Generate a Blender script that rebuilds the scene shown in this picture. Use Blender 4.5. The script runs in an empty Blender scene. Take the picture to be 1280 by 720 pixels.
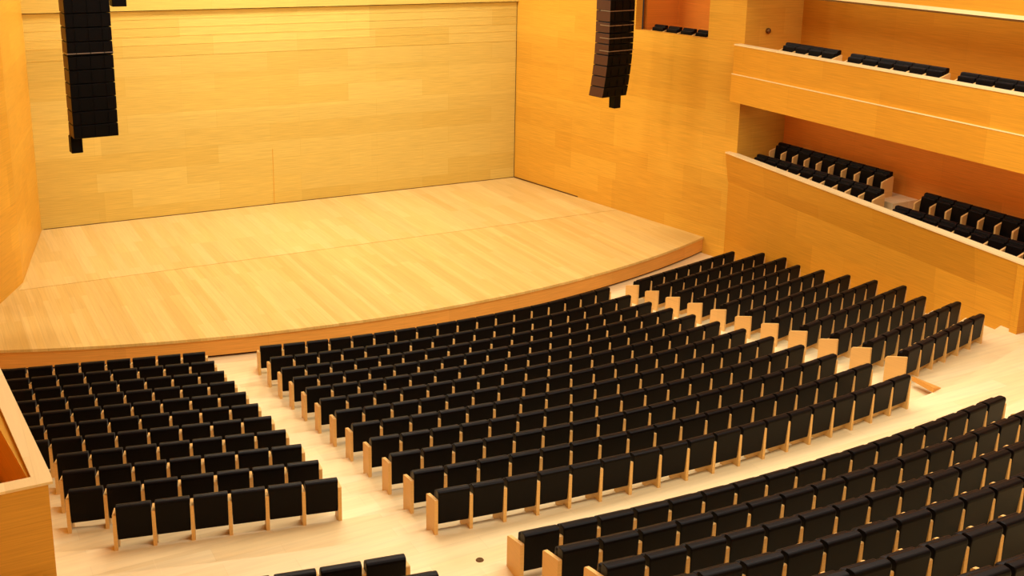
import bpy, bmesh, math, random
from mathutils import Vector, Matrix
random.seed(7)
sc = bpy.context.scene
COL = sc.collection
sin, cos, pi = math.sin, math.cos, math.pi

# ------------------------------------------------------------------ materials
def new_mat(name):
    m = bpy.data.materials.new(name); m.use_nodes = True
    nt = m.node_tree; nt.nodes.clear()
    out = nt.nodes.new('ShaderNodeOutputMaterial'); b = nt.nodes.new('ShaderNodeBsdfPrincipled')
    nt.links.new(b.outputs[0], out.inputs[0])
    return m, nt, b

def wood(name, c1, c2, u, v, bw, bh, rough=.42, spec=.22, streak=.12, grain=(1.2, 38.), seam=.93, rot=None):
    """Veneer panels / planks: u and v pick the world axes, bw x bh is the board size."""
    m, nt, b = new_mat(name)
    N, L = nt.nodes, nt.links
    tc = N.new('ShaderNodeTexCoord'); sep = N.new('ShaderNodeSeparateXYZ'); com = N.new('ShaderNodeCombineXYZ')
    L.new(tc.outputs['Object'], sep.inputs[0])
    L.new(sep.outputs[u], com.inputs[0]); L.new(sep.outputs[v], com.inputs[1])
    def brick(w, h, off):
        br = N.new('ShaderNodeTexBrick'); br.offset = off; br.inputs['Scale'].default_value = 1
        br.inputs['Brick Width'].default_value = w; br.inputs['Row Height'].default_value = h
        br.inputs['Mortar Size'].default_value = .004; br.inputs['Mortar Smooth'].default_value = .2
        br.inputs['Bias'].default_value = 0
        L.new(com.outputs[0], br.inputs['Vector']); return br
    b1 = brick(bw, bh, .37)
    b1.inputs['Color1'].default_value = (*c1, 1); b1.inputs['Color2'].default_value = (*c2, 1)
    mc = [min(a, c) * seam for a, c in zip(c1, c2)]; b1.inputs['Mortar'].default_value = (*mc, 1)
    b2 = brick(bw * 2.3, bh * 1.9, .6)
    b2.inputs['Color1'].default_value = (.93, .91, .87, 1); b2.inputs['Color2'].default_value = (1.05, 1.05, 1.05, 1)
    b2.inputs['Mortar'].default_value = (1, 1, 1, 1)
    mp = N.new('ShaderNodeMapping'); mp.inputs['Scale'].default_value = (grain[0], grain[1], 1)
    L.new(com.outputs[0], mp.inputs[0])
    no = N.new('ShaderNodeTexNoise'); no.inputs['Scale'].default_value = 1; no.inputs['Detail'].default_value = 3
    L.new(mp.outputs[0], no.inputs[0])
    rmp = N.new('ShaderNodeMapRange'); rmp.inputs['From Min'].default_value = .3; rmp.inputs['From Max'].default_value = .7
    rmp.inputs['To Min'].default_value = 1 - streak; rmp.inputs['To Max'].default_value = 1 + streak * .6
    L.new(no.outputs[0], rmp.inputs[0])
    m1 = N.new('ShaderNodeMix'); m1.data_type = 'RGBA'; m1.blend_type = 'MULTIPLY'; m1.inputs[0].default_value = 1
    L.new(b1.outputs[0], m1.inputs[6]); L.new(b2.outputs[0], m1.inputs[7])
    m2 = N.new('ShaderNodeMix'); m2.data_type = 'RGBA'; m2.blend_type = 'MULTIPLY'; m2.inputs[0].default_value = 1
    L.new(m1.outputs[2], m2.inputs[6]); L.new(rmp.outputs[0], m2.inputs[7])
    L.new(m2.outputs[2], b.inputs['Base Color'])
    b.inputs['Roughness'].default_value = rough; b.inputs['Specular IOR Level'].default_value = spec
    return m

def plain(name, c, rough=.6, spec=.3, metal=0., noise=0., nscale=30.):
    m, nt, b = new_mat(name)
    b.inputs['Base Color'].default_value = (*c, 1)
    if noise:
        N, L = nt.nodes, nt.links
        tc = N.new('ShaderNodeTexCoord'); no = N.new('ShaderNodeTexNoise'); no.inputs['Scale'].default_value = nscale
        L.new(tc.outputs['Object'], no.inputs[0])
        cr = N.new('ShaderNodeMix'); cr.data_type = 'RGBA'
        cr.inputs[6].default_value = (*[x * (1 - noise) for x in c], 1); cr.inputs[7].default_value = (*[x * (1 + noise) for x in c], 1)
        L.new(no.outputs[0], cr.inputs[0]); L.new(cr.outputs[2], b.inputs['Base Color'])
    b.inputs['Roughness'].default_value = rough; b.inputs['Specular IOR Level'].default_value = spec
    b.inputs['Metallic'].default_value = metal
    return m

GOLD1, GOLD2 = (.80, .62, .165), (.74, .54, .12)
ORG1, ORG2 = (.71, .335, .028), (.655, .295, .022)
M = {}
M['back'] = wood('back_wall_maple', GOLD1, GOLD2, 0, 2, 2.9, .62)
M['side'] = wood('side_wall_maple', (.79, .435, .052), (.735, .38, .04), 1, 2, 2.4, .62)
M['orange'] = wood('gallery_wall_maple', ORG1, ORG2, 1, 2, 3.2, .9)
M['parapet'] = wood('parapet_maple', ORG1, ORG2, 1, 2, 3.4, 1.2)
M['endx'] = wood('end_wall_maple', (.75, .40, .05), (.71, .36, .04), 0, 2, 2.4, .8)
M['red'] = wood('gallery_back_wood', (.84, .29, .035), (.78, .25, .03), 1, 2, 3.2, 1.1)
M['stage'] = wood('stage_boards', (.76, .545, .19), (.70, .475, .14), 1, 0, 3.5, .16, rough=.38, streak=.08, grain=(.8, 22.))
M['stage_pale'] = wood('stage_rear_boards_gloss', (.78, .575, .225), (.72, .51, .165), 1, 0, 2.6, .3, rough=.34, streak=.08, grain=(.8, 22.))  # rear boards past the seam; paler tone partly paints in light gloss
M['fascia'] = wood('stage_fascia_wood', (.80, .40, .085), (.76, .365, .07), 0, 2, 3.5, .8)
M['floor'] = wood('parquet_floor', (.90, .74, .42), (.87, .68, .35), 0, 1, 2.6, .35, rough=.45, streak=.07, grain=(1., 12.))
M['panel'] = wood('seat_side_maple', (.86, .545, .195), (.83, .51, .165), 1, 2, .9, .9, rough=.4, streak=.06)
M['cap'] = wood('rim_cap_maple', (.92, .74, .38), (.90, .70, .34), 1, 0, 3., .5, rough=.35, streak=.04)
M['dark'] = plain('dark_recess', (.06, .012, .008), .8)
M['fabric'] = plain('black_upholstery', (.0032, .0018, .0016), .45, .09, noise=.35, nscale=60)
M['fabric'].node_tree.nodes['Principled BSDF'].inputs['Sheen Weight'].default_value = .10
M['fabric'].node_tree.nodes['Principled BSDF'].inputs['Sheen Roughness'].default_value = .3
M['shell'] = plain('black_seat_shell', (.011, .0055, .0045), .5, .3)
M['speaker'] = plain('black_speaker_cabinet', (.002, .0015, .0015), .5, .12)
M['speaker_side'] = plain('cabinet_side_warm_reflection', (.075, .026, .012), .5, .3)  # brown is the hall's warm reflection, put into the side colour
M['steel'] = plain('grey_steel', (.35, .30, .26), .4, .5, metal=.8)
M['ceiling'] = wood('ceiling_maple', (.85, .58, .24), (.80, .53, .2), 0, 1, 3., 1.2)
M['brass'] = plain('dark_brass', (.16, .08, .02), .4, .5, metal=.6)

# ------------------------------------------------------------------ mesh helpers
def link(name, bm, mats, parent=None, smooth=False):
    me = bpy.data.meshes.new(name); bm.normal_update(); bm.to_mesh(me); bm.free()
    for m in (mats if isinstance(mats, (list, tuple)) else [mats]): me.materials.append(m)
    if smooth:
        for p in me.polygons: p.use_smooth = True
    o = bpy.data.objects.new(name, me); COL.objects.link(o)
    if parent: o.parent = parent
    return o

def struct(name, bm, mats):
    o = link(name, bm, mats); o['kind'] = 'structure'; return o

def tag(o, label, cat, group=None):
    o['label'] = label; o['category'] = cat
    if group: o['group'] = group
    return o

def prism(bm, foot, z0, z1, mi=0):
    """foot: plan points (any order round); z0, z1: numbers or per-point lists."""
    n = len(foot)
    z0 = z0 if isinstance(z0, (list, tuple)) else [z0] * n
    z1 = z1 if isinstance(z1, (list, tuple)) else [z1] * n
    lo = [bm.verts.new((p[0], p[1], z)) for p, z in zip(foot, z0)]
    hi = [bm.verts.new((p[0], p[1], z)) for p, z in zip(foot, z1)]
    fs = [bm.faces.new(lo[::-1]), bm.faces.new(hi)]
    for i in range(n):
        j = (i + 1) % n
        fs.append(bm.faces.new((lo[i], lo[j], hi[j], hi[i])))
    for f in fs: f.material_index = mi
    bmesh.ops.recalc_face_normals(bm, faces=fs)
    return fs

def boxm(bm, x0, x1, y0, y1, z0, z1, mi=0):
    return prism(bm, [(x0, y0), (x1, y0), (x1, y1), (x0, y1)], z0, z1, mi)

def wall_strip(bm, a, b, t, z0, z1, mi=0):
    """A wall standing on the plan line a-b, thickness t to the right of a->b; z0/z1 may be (at a, at b)."""
    a = Vector(a); b = Vector(b); d = (b - a).normalized(); n = Vector((d.y, -d.x)) * t
    q = lambda z: [z[0], z[1], z[1], z[0]] if isinstance(z, (tuple, list)) else z
    prism(bm, [a, b, b + n, a + n], q(z0), q(z1), mi)

def profile_x(bm, pts, x0, x1, mi=0):
    """Extrude a (y,z) outline from x0 to x1."""
    a = [bm.verts.new((x0, y, z)) for y, z in pts]; b = [bm.verts.new((x1, y, z)) for y, z in pts]
    n = len(pts); fs = [bm.faces.new(a), bm.faces.new(b[::-1])]
    for i in range(n):
        j = (i + 1) % n; fs.append(bm.faces.new((a[j], a[i], b[i], b[j])))
    for f in fs: f.material_index = mi
    bmesh.ops.recalc_face_normals(bm, faces=fs)
    return fs

def bevel(bm, w, seg=2):
    bmesh.ops.bevel(bm, geom=[e for e in bm.edges if e.calc_face_angle(0) > .5], offset=w, segments=seg, affect='EDGES', profile=.6)

# ------------------------------------------------------------------ the chair (origin: floor under the back, +y is where it faces)
PITCH = .55
def side_panel_bm(step, x):
    bm = bmesh.new()
    y0, y1 = -.035, .42
    if step:
        pts = [(y0, 0), (.13, 0), (.13, -step), (y1, -step), (y1, .44), (y1 - .02, .462), (y0 + .012, .58), (y0, .57)]
    else:
        pts = [(y0, 0), (y1, 0), (y1, .44), (y1 - .02, .462), (y0 + .012, .58), (y0, .57)]
    profile_x(bm, pts, x - .027, x + .027)
    return bm
def backrest_bm(near=True):
    bm = bmesh.new()
    pts = [(.045, .15), (-.005, .155), (-.028, .40), (-.054, .66), (-.050, .692), (-.025, .71), (.04, .71), (.085, .695), (.105, .63), (.10, .42), (.10, .2)]
    profile_x(bm, pts, -.2425, .2425)
    # the top pad is a touch wider than the shell below the arm
    for v in bm.verts:
        if v.co.z > .60: v.co.x *= 1.03
    if near: bevel(bm, .014, 2)
    return bm
def cushion_bm():
    bm = bmesh.new()
    boxm(bm, -.243, .243, .085, .20, .19, .63)
    for v in bm.verts:
        if v.co.z < .3: v.co.y += .05
    bevel(bm, .03, 2)
    return bm
MESH = {}
def mesh_of(key, bm, mat, smooth=False):
    if key not in MESH:
        me = bpy.data.meshes.new(key); bm.normal_update(); bm.to_mesh(me); me.materials.append(M[mat]); MESH[key] = me
        if smooth:
            for p in me.polygons: p.use_smooth = True
    bm.free()
    return MESH[key]
def make_chair(step, both):
    root = bpy.data.objects.new('auditorium_chair', None); root.empty_display_size = .2; COL.objects.link(root)
    def part(n, me):
        o = bpy.data.objects.new(n, me); COL.objects.link(o); o.parent = root; return o
    part('backrest', mesh_of('backrest', backrest_bm(), 'fabric'))
    part('seat', mesh_of('seat', cushion_bm(), 'fabric', True))
    part('side_panel', mesh_of('side_panel_%d' % round(step * 100), side_panel_bm(step, -PITCH / 2), 'panel'))
    if both: part('side_panel', mesh_of('side_panel_r_%d' % round(step * 100), side_panel_bm(step, PITCH / 2), 'panel'))
    return root
PROTO = {}
def place_chair(loc, rz, step, both, label, group):
    key = (round(step, 2), both)
    if key not in PROTO:
        r = make_chair(step, both); PROTO[key] = r
    else:
        src = PROTO[key]; r = src.copy(); COL.objects.link(r)
        for ch in src.children:
            c = ch.copy(); COL.objects.link(c); c.parent = r
    r.location = loc; r.rotation_euler = (0, 0, rz)
    tag(r, label, 'chair', group)
    return r

# ------------------------------------------------------------------ seating plan, hall metres (stage back wall on y = 0)
CC, CL, CR, CB = (-.239, 10.807), (-.093, 10.883), (.331, 10.938), (-.831, 10.860)
RC = [34.682, 33.734, 32.792, 31.855, 30.923, 29.996, 29.075, 28.158, 27.247, 26.340, 25.38, 24.32]
ZC = [0, -.154, -.307, -.458, -.608, -.756, -.903, -1.048, -1.191, -1.334, -1.465, -1.60]
PC = [-.1590, -.1626, -.1666, -.1707, -.1752, -.1798, -.1848, -.1900, -.1954, -.2011, -.2070, -.2132]
PL = [None, -.1996, -.2046, -.2100, -.2158, -.2219, -.2283, -.2352, -.2423, -.2499, -.2578, -.2661]
NL = [0, 6, 7, 7, 7, 8, 8, 8, 8, 8, 8, 8]
NR = [0, 6, 7, 7, 8, 8, 8, 8, 8, 9, 9, 8]
RB = [37.088 + .9337 * k for k in range(9)]
ZB = [.62 + .3127 * k for k in range(9)]
PB = [-.1310, -.1282, -.1252, -.1222, -.1194, -.1167, -.114, -.1115, -.109]
ORD = ['', 'first', 'second', 'third', 'fourth', 'fifth', 'sixth', 'seventh', 'eighth', 'ninth', 'tenth', 'eleventh', 'twelfth',
       'thirteenth', 'fourteenth', 'fifteenth', 'sixteenth', 'seventeenth', 'eighteenth', 'nineteenth', 'twentieth']
CAM = Vector((-12.01636418, -36.81031501, 9.06324479))
FW = Vector((.47395982, .8456717, -.24535988)); RT = Vector((.87439691, -.48488331, .01783872)); UP = Vector((.10388521, .22299676, .96926792))
FPX, PYS = 1371.366, -120.5
def px(p):   # used only to find which seats lie in the picture and how large they show
    v = Vector(p) - CAM; z = v.dot(FW)
    return (640 + FPX * v.dot(RT) / z, 360 + PYS - FPX * v.dot(UP) / z, z)
seats = []
def row_arc(block, rowname, cen, R, phi0, n, w, z, step, seatname, sgn=1, start=0):
    for j in range(n):
        ph = phi0 + sgn * (j + .5) * w / R
        last = (j == n - 1) if sgn > 0 else (j == 0)
        seats.append(dict(loc=(cen[0] + R * sin(ph), cen[1] - R * cos(ph), z), rz=ph, step=step, both=last, block=block,
                          row=rowname, seat=seatname(j, n)))
def row_line(block, rowname, x0, y0, ang, n, w, z, step, seatname, sgn):   # the side blocks stand in straight rows
    for j in range(n):
        d = (j + .5) * w
        last = (j == n - 1) if sgn > 0 else (j == 0)
        seats.append(dict(loc=(x0 + sgn * d * cos(ang), y0 + d * abs(sin(ang)), z), rz=sgn * ang, step=step, both=last, block=block,
                          row=rowname, seat=seatname(j, n)))
for i in range(12):
    st = ZC[i] - ZC[i + 1] if i < 11 else 0
    st = .15 if st else 0
    rn = 'back row' if i == 0 else 'front row' if i == 11 else ORD[i + 1] + ' row from the back'
    row_arc('centre block', rn, CC, RC[i], PC[i], 18, .55, ZC[i], st, lambda j, n: ORD[j + 1] + ' seat from left')
    if i:
        rn = 'back row' if i == 1 else 'front row' if i == 11 else ORD[i] + ' row from the back'
        row_line('left block', rn, -6.775 + .022 * (i - 1), -22.16 + .942 * (i - 1), .223, NL[i], .549, ZC[i], st, lambda j, n: ORD[j + 1] + ' seat from aisle', -1)
        row_line('right block', rn, 5.30 + .018 * (i - 1), -22.49 + .955 * (i - 1), .225, NR[i], .57 if i < 3 else .545 if NR[i] == 9 else .555, ZC[i], st, lambda j, n: ORD[j + 1] + ' seat from aisle', 1)
for i in range(8):
    rn = ORD[i + 1] + ' row'
    row_arc('raised rear block', rn, CB, RB[i], PB[i], 17 if i == 0 else 18, .551, ZB[i], .31 if i else .31, lambda j, n: ORD[j + 1] + ' seat from left')
    if i < 2:
        pr = math.asin((-7.17 + .831) / RB[i])
        row_arc('rear left block', rn, CB, RB[i], pr, 5, .551, ZB[i], .31, lambda j, n: ORD[j + 1] + ' seat from aisle', sgn=-1)
# galleries on the right wall: rows along the wall, facing the hall
def row_wall(block, x, y0, n, w, z, x1=None):
    for j in range(n):
        xx = x if x1 is None else x + (x1 - x) * (j + .5) / n
        seats.append(dict(loc=(xx, y0 - (j + .5) * w, z), rz=pi / 2 + .04, step=0, both=(j == 0), block=block, row='', seat='', wall=True))
row_wall('lower gallery', 11.90, -11.35, 9, .505, 1.545)
row_wall('lower gallery', 11.05, -11.35, 10, .505, 1.245)
row_wall('lower gallery', 11.90, -17.10, 12, .505, 1.24)
row_wall('lower gallery', 11.05, -16.9, 12, .505, .93)
row_wall('upper gallery', 10.72, -12.60, 4, .52, 4.86)
row_wall('upper gallery', 10.66, -15.20, 6, .53, 4.84)
row_wall('upper gallery', 10.60, -18.85, 6, .53, 4.82)
for j in range(4):   # small side gallery above the stage, beside the right speaker array
    t = (j + .5) / 4
    seats.append(dict(loc=(10.36 + .38 * t, -6.55 - 2.6 * t, 4.84), rz=pi / 2 + .16, step=0, both=(j == 0), block='side', row='', seat='', wall=True))

keep = []
for s in seats:
    x, y, z = px(Vector(s['loc']) + Vector((0, 0, .6)))
    if s['block'] == 'raised rear block' and (x > 1320 or y > 745): continue
    if s['block'] == 'rear left block' and y > 760: continue
    if s.get('wall') and x > 1300: continue
    s['z'] = z; keep.append(s)
keep.sort(key=lambda s: s['z'])
near, far = keep[:300], keep[300:]
for s in near:
    if s.get('wall'): lab = 'black gallery seat'
    else: lab = 'black seat with maple arm, %s, %s, %s' % (s['block'], s['row'], s['seat'])
    place_chair(s['loc'], s['rz'], s['step'], s['both'], lab, 'black tip-up seats of the ' + s['block'])
# every seat beyond the nearest 300: one object
bm = bmesh.new()
def add_mesh(dst, src, mat, mi):
    vs = [dst.verts.new(mat @ v.co) for v in src.verts]
    for f in src.faces:
        nf = dst.faces.new([vs[v.index] for v in f.verts]); nf.material_index = mi
    src.verts.index_update()
cache = {}
def cached(key, fn):
    if key not in cache:
        b = fn(); b.verts.index_update(); b.verts.ensure_lookup_table(); cache[key] = b
    return cache[key]
for s in far:
    mt = Matrix.Translation(s['loc']) @ Matrix.Rotation(s['rz'], 4, 'Z')
    w = .92 if s['block'] == 'lower gallery' else 1
    mt = mt @ Matrix.Diagonal((w, 1, 1, 1))
    add_mesh(bm, cached('b', lambda: backrest_bm(True)), mt, 0)
    add_mesh(bm, cached('c', cushion_bm), mt, 0)
    add_mesh(bm, cached('p%d' % (s['step'] * 100), lambda: side_panel_bm(s['step'], -PITCH / 2)), mt, 1)
    if s['both']: add_mesh(bm, cached('q%d' % (s['step'] * 100), lambda: side_panel_bm(s['step'], PITCH / 2)), mt, 1)
far_o = link('auditorium_chairs', bm, [M['fabric'], M['panel']])
tag(far_o, 'rows of small distant black seats nearest the stage and in the right wall galleries', 'chair'); far_o['kind'] = 'stuff'

# ------------------------------------------------------------------ floor: curved terraces stepping down to the stage
def arc_pts(cen, r, p0, p1, n=48):
    return [(cen[0] + r * sin(p0 + (p1 - p0) * k / n), cen[1] - r * cos(p0 + (p1 - p0) * k / n)) for k in range(n + 1)]
bm = bmesh.new()
edges = [19.5] + [RC[i] - .12 for i in range(10, -1, -1)] + [RB[0] - .52] + [r - .12 for r in RB[1:]] + [64]
levels = [ZC[11]] + [ZC[i] for i in range(10, -1, -1)] + ZB
for k in range(len(levels)):
    cen = CC if k < 12 else CB
    cen1 = CC if k < 11 else CB
    A = arc_pts(cen, edges[k], -.62, .62); B = arc_pts(cen1, edges[k + 1], -.62, .62)
    z = levels[k]
    va = [bm.verts.new((x, y, z)) for x, y in A]; vb = [bm.verts.new((x, y, z)) for x, y in B]
    for i in range(len(A) - 1): bm.faces.new((va[i], vb[i], vb[i + 1], va[i + 1]))
    if k + 1 < len(levels):
        vc = [bm.verts.new((x, y, levels[k + 1])) for x, y in B]
        for i in range(len(A) - 1): bm.faces.new((vb[i], vc[i], vc[i + 1], vb[i + 1]))
bmesh.ops.recalc_face_normals(bm, faces=bm.faces[:])
struct('floor', bm, M['floor'])

# stage: boards on a curved front, fascia, dark recess at the foot
ZS = -1.05
def smooth_y(x): return 15.167 - math.sqrt(27.268 ** 2 - (x + .496) ** 2)
xs = [-11.3 + k * (21.75 / 60) for k in range(61)]
front = [(x, smooth_y(x)) for x in xs]
bm = bmesh.new()
prism(bm, [(-11.3, .3)] + front + [(10.45, .3)], ZS - .07, ZS)
struct('floor_stage', bm, M['stage'])
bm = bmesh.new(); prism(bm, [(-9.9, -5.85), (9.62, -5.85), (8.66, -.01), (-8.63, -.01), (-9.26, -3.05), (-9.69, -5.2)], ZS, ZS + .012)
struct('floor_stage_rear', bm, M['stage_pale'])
bm = bmesh.new()
prism(bm, [(-11.3, .2)] + [(x, y + .03) for x, y in front] + [(10.45, .2)], -1.53, ZS - .07)
struct('wall_stage_fascia', bm, M['fascia'])
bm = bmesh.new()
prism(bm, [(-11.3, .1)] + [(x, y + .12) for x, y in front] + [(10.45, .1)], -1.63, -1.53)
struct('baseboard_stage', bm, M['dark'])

# ------------------------------------------------------------------ walls
TOP = 13.2
bm = bmesh.new(); boxm(bm, -9.4, 9.5, 0, .3, -1.7, 5.82); struct('wall_back', bm, M['back'])
bm = bmesh.new(); boxm(bm, -9.4, 9.5, -.10, .3, 5.85, TOP); struct('wall_back_upper', bm, M['back'])
bm = bmesh.new()
for x, z0, z1 in ((-1.02, -1.05, .95),): boxm(bm, x, x + .02, -.006, .0, z0, z1)
struct('trim_1', bm, M['side'])
bm = bmesh.new(); boxm(bm, 8.675, 8.69, -.012, -.0, ZS + .02, 5.8); wall_strip(bm, (9.285, -3.75), (8.68, -.02), .05, ZS + .012, ZS + .05)
boxm(bm, -8.6, 8.66, -.008, 0, ZS + .012, ZS + .035)
struct('trim_seam_shadow', bm, M['brass'])  # corner seam, plus wall-foot shadow gaps painted as dark strips
bm = bmesh.new()
for z in (5.55, 5.28, 5.0, 4.72, 4.35): boxm(bm, -8.7, 8.72, -.007, 0, z, z + .05)
struct('trim_7', bm, M['back'])
# left: three straight leaves opening towards the hall, then the gallery
Lp = [(-8.66, 0), (-9.29, -3.05), (-9.72, -5.18), (-10.43, -6.75), (-11.3, -10.3), (-11.3, -11)]
bm = bmesh.new()
for a, b in zip(Lp, Lp[1:]): wall_strip(bm, a, b, .3, -1.7, TOP)
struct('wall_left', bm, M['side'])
# right: stage leaf with the small side gallery opening
bm = bmesh.new()
A0, A1, A2, A3 = (8.7, 0), (9.74, -6.3), (10.265, -9.5), (10.46, -11.0)
wall_strip(bm, A1, A0, .3, 5.36, TOP); wall_strip(bm, A3, A2, .3, 5.36, TOP)
wall_strip(bm, A3, A0, .3, -1.7, 5.36)
wall_strip(bm, A2, A1, .3, 8.3, TOP)
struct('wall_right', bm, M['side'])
bm = bmesh.new()   # inside of the side gallery
boxm(bm, 10.2, 11.5, -6.3, -6.1, 4.5, 8.5); boxm(bm, 10.52, 11.5, -9.75, -9.55, 4.5, 8.5)
prism(bm, [(11.5, -9.75), (11.7, -9.75), (11.7, -6.1), (11.5, -6.1)], 4.5, 8.5)
boxm(bm, 10.35, 11.6, -9.7, -6.2, 8.3, 8.5); boxm(bm, 10.62, 11.6, -9.7, -6.2, 4.55, 4.84)
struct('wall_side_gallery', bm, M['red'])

# right galleries
G0, G1 = (10.26, -10.72), (9.85, -21.55)         # rim line of the lower gallery
W0, W1 = (10.42, -10.72), (10.02, -21.55)       # wall under it
zr = lambda t: (1.93 - .39 * t)
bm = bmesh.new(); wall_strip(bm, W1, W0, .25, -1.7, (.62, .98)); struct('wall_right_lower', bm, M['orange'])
bm = bmesh.new()   # parapet, its lean added so the face takes less ceiling light
def lean(bm, p0, p1, q0, q1, zt0, zt1, zb0, zb1, t):
    v = [bm.verts.new(c) for c in ((q0[0], q0[1], zb0), (q1[0], q1[1], zb1), (p1[0], p1[1], zt1), (p0[0], p0[1], zt0),
                                   (q0[0] + t, q0[1], zb0), (q1[0] + t, q1[1], zb1), (p1[0] + t, p1[1], zt1), (p0[0] + t, p0[1], zt0))]
    for f in ((0, 1, 2, 3), (7, 6, 5, 4), (0, 4, 5, 1), (3, 2, 6, 7), (0, 3, 7, 4), (1, 5, 6, 2)): bm.faces.new([v[i] for i in f])
    bmesh.ops.recalc_face_normals(bm, faces=bm.faces[:])
lean(bm, G0, G1, W0, W1, 1.92, 1.51, .98, .58, .22)
boxm(bm, 9.85, 14.2, -21.75, -21.55, -.3, 1.51)
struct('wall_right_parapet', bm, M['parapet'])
bm = bmesh.new()
prism(bm, [(G0[0] - .03, G0[1]), (G1[0] - .03, G1[1] - .22), (G1[0] + .25, G1[1] - .22), (G0[0] + .25, G0[1])], [1.92, 1.51, 1.51, 1.92], [1.96, 1.55, 1.55, 1.96])
boxm(bm, 10.1, 14.2, -21.77, -21.52, 1.51, 1.55)
struct('trim_2', bm, M['cap'])
bm = bmesh.new()   # end wall between stage and galleries, back walls
boxm(bm, 10.47, 12.9, -11.0, -10.8, -1.6, TOP); struct('wall_gallery_end', bm, M['endx'])
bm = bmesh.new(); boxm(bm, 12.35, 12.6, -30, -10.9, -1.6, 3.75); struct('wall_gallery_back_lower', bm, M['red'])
bm = bmesh.new(); boxm(bm, 12.75, 13.0, -30, -10.9, 3.7, TOP); struct('wall_gallery_back_upper', bm, M['orange'])
bm = bmesh.new()   # gallery floors, two shallow treads each
gx = lambda y: 10.50 - .4 * (-11 - y) / 10.55
boxm(bm, 11.35, 12.36, -16.5, -11, 1.2, 1.545); prism(bm, [(gx(-11), -11), (gx(-16.5), -16.5), (11.35, -16.5), (11.35, -11)], 1.0, 1.245)
boxm(bm, 11.35, 12.36, -21.56, -16.5, .9, 1.24); prism(bm, [(gx(-16.5), -16.5), (gx(-21.56), -21.56), (11.35, -21.56), (11.35, -16.5)], .7, .93)
struct('floor_lower_gallery', bm, M['floor'])
bm = bmesh.new()
wall_strip(bm, (12.8, -30), (12.8, -10.9), 0.01, 3.62, 3.63)
prism(bm, [(10.1, -11), (9.5, -30), (12.8, -30), (12.8, -11)], 3.64, 3.80)
prism(bm, [(10.25, -11), (9.6, -30), (12.8, -30), (12.8, -11)], 4.5, 4.81)
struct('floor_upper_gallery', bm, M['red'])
U0, U1, U2 = (10.08, -11.0), (9.72, -21.55), (9.45, -30)
bm = bmesh.new()
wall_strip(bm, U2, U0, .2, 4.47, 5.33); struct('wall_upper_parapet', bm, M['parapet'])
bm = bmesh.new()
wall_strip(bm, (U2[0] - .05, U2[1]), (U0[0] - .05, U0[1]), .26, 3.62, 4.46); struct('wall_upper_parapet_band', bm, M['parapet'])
bm = bmesh.new(); wall_strip(bm, (U2[0] - .02, U2[1]), (U0[0] - .02, U0[1]), .26, 5.33, 5.37)
wall_strip(bm, (U2[0] - .06, U2[1]), (U0[0] - .06, U0[1]), .1, 4.455, 4.475)  # pale strip paints the light caught along the ledge edge
struct('trim_3', bm, M['cap'])
bm = bmesh.new(); wall_strip(bm, U2, U0, .2, 7.0, 8.3); wall_strip(bm, U2, U0, 3.0, 8.3, 8.5)
struct('wall_top_parapet', bm, M['parapet'])
bm = bmesh.new(); wall_strip(bm, (U2[0] - .04, U2[1]), (U0[0] - .04, U0[1]), .1, 6.99, 7.08); struct('trim_4', bm, M['cap'])
bm = bmesh.new(); wall_strip(bm, (U2[0] - .02, U2[1]), (U0[0] - .02, U0[1]), .1, 6.94, 6.99); struct('trim_shadow_gap', bm, M['brass'])  # dark strip painting the shadow gap under the pale trim

# left gallery, its rim seen from behind at the picture's lower left corner
bm = bmesh.new()
LG = [(-11.27, -11.0), (-11.27, -18.3), (-10.86, -21.62)]
lz = [1.62, 1.42, 1.33]
for k in range(2): wall_strip(bm, LG[k], LG[k + 1], .22, -1.7, (lz[k], lz[k + 1]))
boxm(bm, -14.5, -10.86, -21.84, -21.62, -.3, 1.33)
struct('wall_left_parapet', bm, M['endx'])
bm = bmesh.new()
CG = [(-11.12, -11.0), (-11.13, -17.3), (-10.80, -21.62)]
cz = [1.62, 1.46, 1.34]
for k in range(2): wall_strip(bm, CG[k], CG[k + 1], .25, (cz[k], cz[k + 1]), (cz[k] + .04, cz[k + 1] + .04))
boxm(bm, -14.5, -10.80, -21.86, -21.60, 1.34, 1.38)
struct('trim_6', bm, M['cap'])
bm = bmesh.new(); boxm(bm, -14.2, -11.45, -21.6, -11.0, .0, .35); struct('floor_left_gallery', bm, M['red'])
bm = bmesh.new(); boxm(bm, -14.4, -14.1, -21.7, -10.9, -1.6, TOP); boxm(bm, -14.4, -11.31, -11.0, -10.8, -1.6, TOP)
struct('wall_left_gallery', bm, M['orange'])
# rest of the hall round and behind the viewer
bm = bmesh.new(); boxm(bm, -15.3, -15.0, -46, -21.7, -.3, TOP); boxm(bm, -15.3, -14.2, -21.9, -21.7, -.3, TOP)
struct('wall_left_rear', bm, M['orange'])
bm = bmesh.new(); boxm(bm, 14.2, 14.5, -46, -21.5, -.3, TOP); struct('wall_right_rear', bm, M['orange'])
bm = bmesh.new(); boxm(bm, -15.3, 14.5, -46.3, -46, -.3, TOP); struct('wall_rear', bm, M['orange'])
bm = bmesh.new(); boxm(bm, -15.3, 14.5, -46.3, .3, TOP, TOP + .2); struct('ceiling', bm, M['ceiling'])

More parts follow.
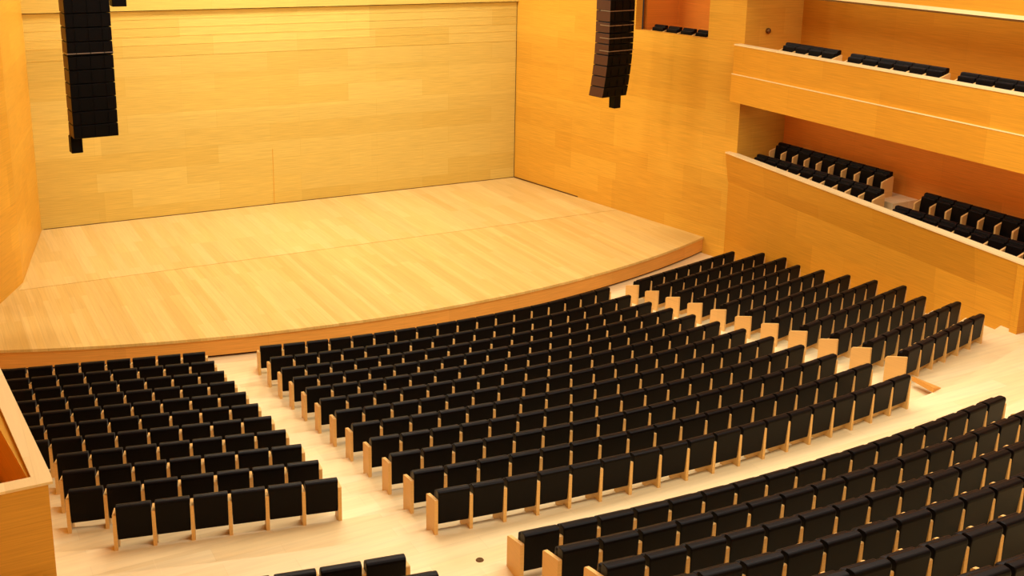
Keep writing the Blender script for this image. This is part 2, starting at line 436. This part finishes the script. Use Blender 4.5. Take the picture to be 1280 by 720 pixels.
# wooden step by the right aisle, floor spot in the left aisle, knob on the gallery end wall
bm = bmesh.new()
prism(bm, [(5.28, -22.72), (5.40, -22.68), (5.50, -23.27), (5.20, -23.33)], .001, [.10, .02, .02, .10])
tag(link('aisle_step', bm, M['fascia']), 'orange wooden step end on the pale floor at the right aisle', 'step')
bm = bmesh.new()
bmesh.ops.create_cone(bm, cap_ends=True, segments=20, radius1=.06, radius2=.05, depth=.012, matrix=Matrix.Translation((-5.46, -24.36, .007)))
o = link('floor_socket', bm, M['brass']); tag(o, 'small round dark floor socket on the aisle before the rear seats', 'socket')
bm = bmesh.new()
bmesh.ops.create_uvsphere(bm, u_segments=14, v_segments=8, radius=.09, matrix=Matrix.Translation((11.35, -11.03, 5.72)))
o = link('wall_lamp', bm, M['brass'], smooth=True); tag(o, 'small round brown fitting on the wall beside the upper gallery', 'lamp')

# ------------------------------------------------------------------ hanging line arrays
def line_array(name, x, y, zbot, n, toe, tilt_from, label, pendant, bx):
    root = bpy.data.objects.new(name, None); COL.objects.link(root)
    root.location = (x, y, zbot); root.rotation_euler = (0, 0, toe)
    tag(root, label, 'speaker', 'hanging line array speakers')
    W, D, Hh = .54, .33, .345
    z = 0; yy = 0.; prev = None
    angs = []
    for k in range(n): angs.append(tilt_from * max(0, 1 - k / 6.) ** 1.3)
    # module k from the bottom; the lowest ones tip downwards
    off = [0.]
    for k in range(n): off.append(off[-1] - math.tan(angs[k]) * Hh)
    top = off[min(n, 6)]
    for k in range(n):
        bm = bmesh.new()
        yf0, yf1 = off[k] - top, off[k + 1] - top      # front face depth at bottom and top (-y is the audience)
        z0, z1 = k * Hh + .008, (k + 1) * Hh - .008
        v = []
        for zz, yf in ((z0, yf0), (z1, yf1)):
            v.append([bm.verts.new(c) for c in ((-W, yf - .33, zz), (W, yf - .33, zz), (W * .97, yf + .33, zz), (-W * .97, yf + .33, zz))])
        lo, hi = v
        fs = [bm.faces.new(lo[::-1]), bm.faces.new(hi)]
        for i in range(4):
            f = bm.faces.new((lo[i], lo[(i + 1) % 4], hi[(i + 1) % 4], hi[i])); fs.append(f)
            if i in (1, 3): f.material_index = 1
        bmesh.ops.recalc_face_normals(bm, faces=fs)
        bevel(bm, .012, 1)
        # grille slats on the front
        for s in (-.33, 0, .33):
            yf = (yf0 + yf1) / 2
            boxm(bm, s - .012, s + .012, yf - .345, yf - .325, z0 + .03, z1 - .03)
        cab = link('cabinet', bm, [M['speaker'], M['speaker_side']], root)
    for zz in pendant:
        bm = bmesh.new(); boxm(bm, -W - .01, W + .01, -.345, -.335, zz, zz + .022); boxm(bm, -W - .012, -W - .002, -.33, .1, zz, zz + .022)
        link('strap', bm, M['steel'], root)
    bm = bmesh.new(); boxm(bm, -.48, .48, -.4, .5, n * Hh, n * Hh + .12); link('rigging_frame', bm, M['speaker_side'], root)
    for sx in (-.4, .4):
        bm = bmesh.new(); boxm(bm, sx - .015, sx + .015, -.015, .015, n * Hh + .12, 13.2 - zbot); link('cable', bm, M['steel'], root)
    bm = bmesh.new()
    boxm(bm, bx - .14, bx + .14, .02, .30, -.42, .02); bevel(bm, .015, 1)
    link('sighting_box', bm, M['speaker'], root)
line_array('line_array_speaker', -7.95, -7.8, 3.42, 16, .07, .02, 'black line array hanging at the left of the stage, plain dark front', [2.12], -.42)
line_array('line_array_speaker', 7.87, -7.8, 3.42, 16, .18, .20, 'black line array hanging at the right of the stage, banded side in warm reflected brown', [1.50, 1.9, 2.3, 2.75], .3)
bm = bmesh.new(); boxm(bm, -6.86, -6.48, -5.2, -4.8, 6.42, 6.85); boxm(bm, -6.72, -6.62, -5.05, -4.95, 6.85, 13.2); bevel(bm, .01, 1)
tag(link('hanging_spotlight', bm, M['speaker']), 'corner of a small black spotlight hanging above the stage, right of the left array', 'spotlight')

# ------------------------------------------------------------------ light: the hall's ceiling floods, gallery lights
def area(name, loc, size, power, color=(1, .86, .66), rot=(0, 0, 0), sy=None, spread=None):
    l = bpy.data.lights.new(name, 'AREA'); l.energy = power; l.color = color; l.size = size
    if sy: l.shape = 'RECTANGLE'; l.size_y = sy
    if spread: l.spread = spread
    o = bpy.data.objects.new(name, l); COL.objects.link(o); o.location = loc; o.rotation_euler = rot
    return o
W1c = (1, .96, .86)
area('stage_flood', (-3.5, -3.6, 12.6), 3.0, 1500, W1c, (.0, -.1, 0), 2.0)
area('stage_flood', (4.0, -3.8, 12.6), 3.0, 1100, W1c, (0, .0, 0), 2.0)
area('stage_flood', (-1.0, -9.0, 12.8), 8.0, 900, W1c, (0, 0, 0), 2.0)
area('hall_flood', (-4.0, -19.0, 12.9), 6.0, 1500, W1c, (0, 0, 0), 6.0)
area('hall_flood', (4.5, -22.0, 12.9), 6.0, 1700, W1c, (0, 0, 0), 6.0)
area('hall_flood', (-1.0, -30.0, 12.9), 10.0, 2000, W1c, (0, 0, 0), 5.0)
area('gallery_light', (11.6, -17.0, 8.2), .5, 170, W1c, (0, 0, 0), 10.0)
area('gallery_light', (11.3, -16.5, 3.6), .3, 32, W1c, (0, 0, 0), 10.0)
area('gallery_light', (11.3, -7.2, 8.2), .5, 12, W1c, (0, 0, 0), 1.2)
w = bpy.data.worlds.new('World'); sc.world = w; w.use_nodes = True
w.node_tree.nodes['Background'].inputs[0].default_value = (1, .85, .6, 1); w.node_tree.nodes['Background'].inputs[1].default_value = .05

# ------------------------------------------------------------------ camera
cd = bpy.data.cameras.new('camera'); cam = bpy.data.objects.new('camera', cd); COL.objects.link(cam); sc.camera = cam
rot = Matrix((RT, UP, -FW)).transposed()
cam.matrix_world = Matrix.Translation(CAM) @ rot.to_4x4()
cd.sensor_fit = 'HORIZONTAL'; cd.sensor_width = 36; cd.lens = FPX / 1280 * 36
cd.shift_y = PYS / 1280
cd.clip_end = 200
vs = sc.view_settings
vs.view_transform = 'Standard'; vs.look = 'None'; vs.gamma = 1; vs.use_curve_mapping = False; vs.exposure = -.82
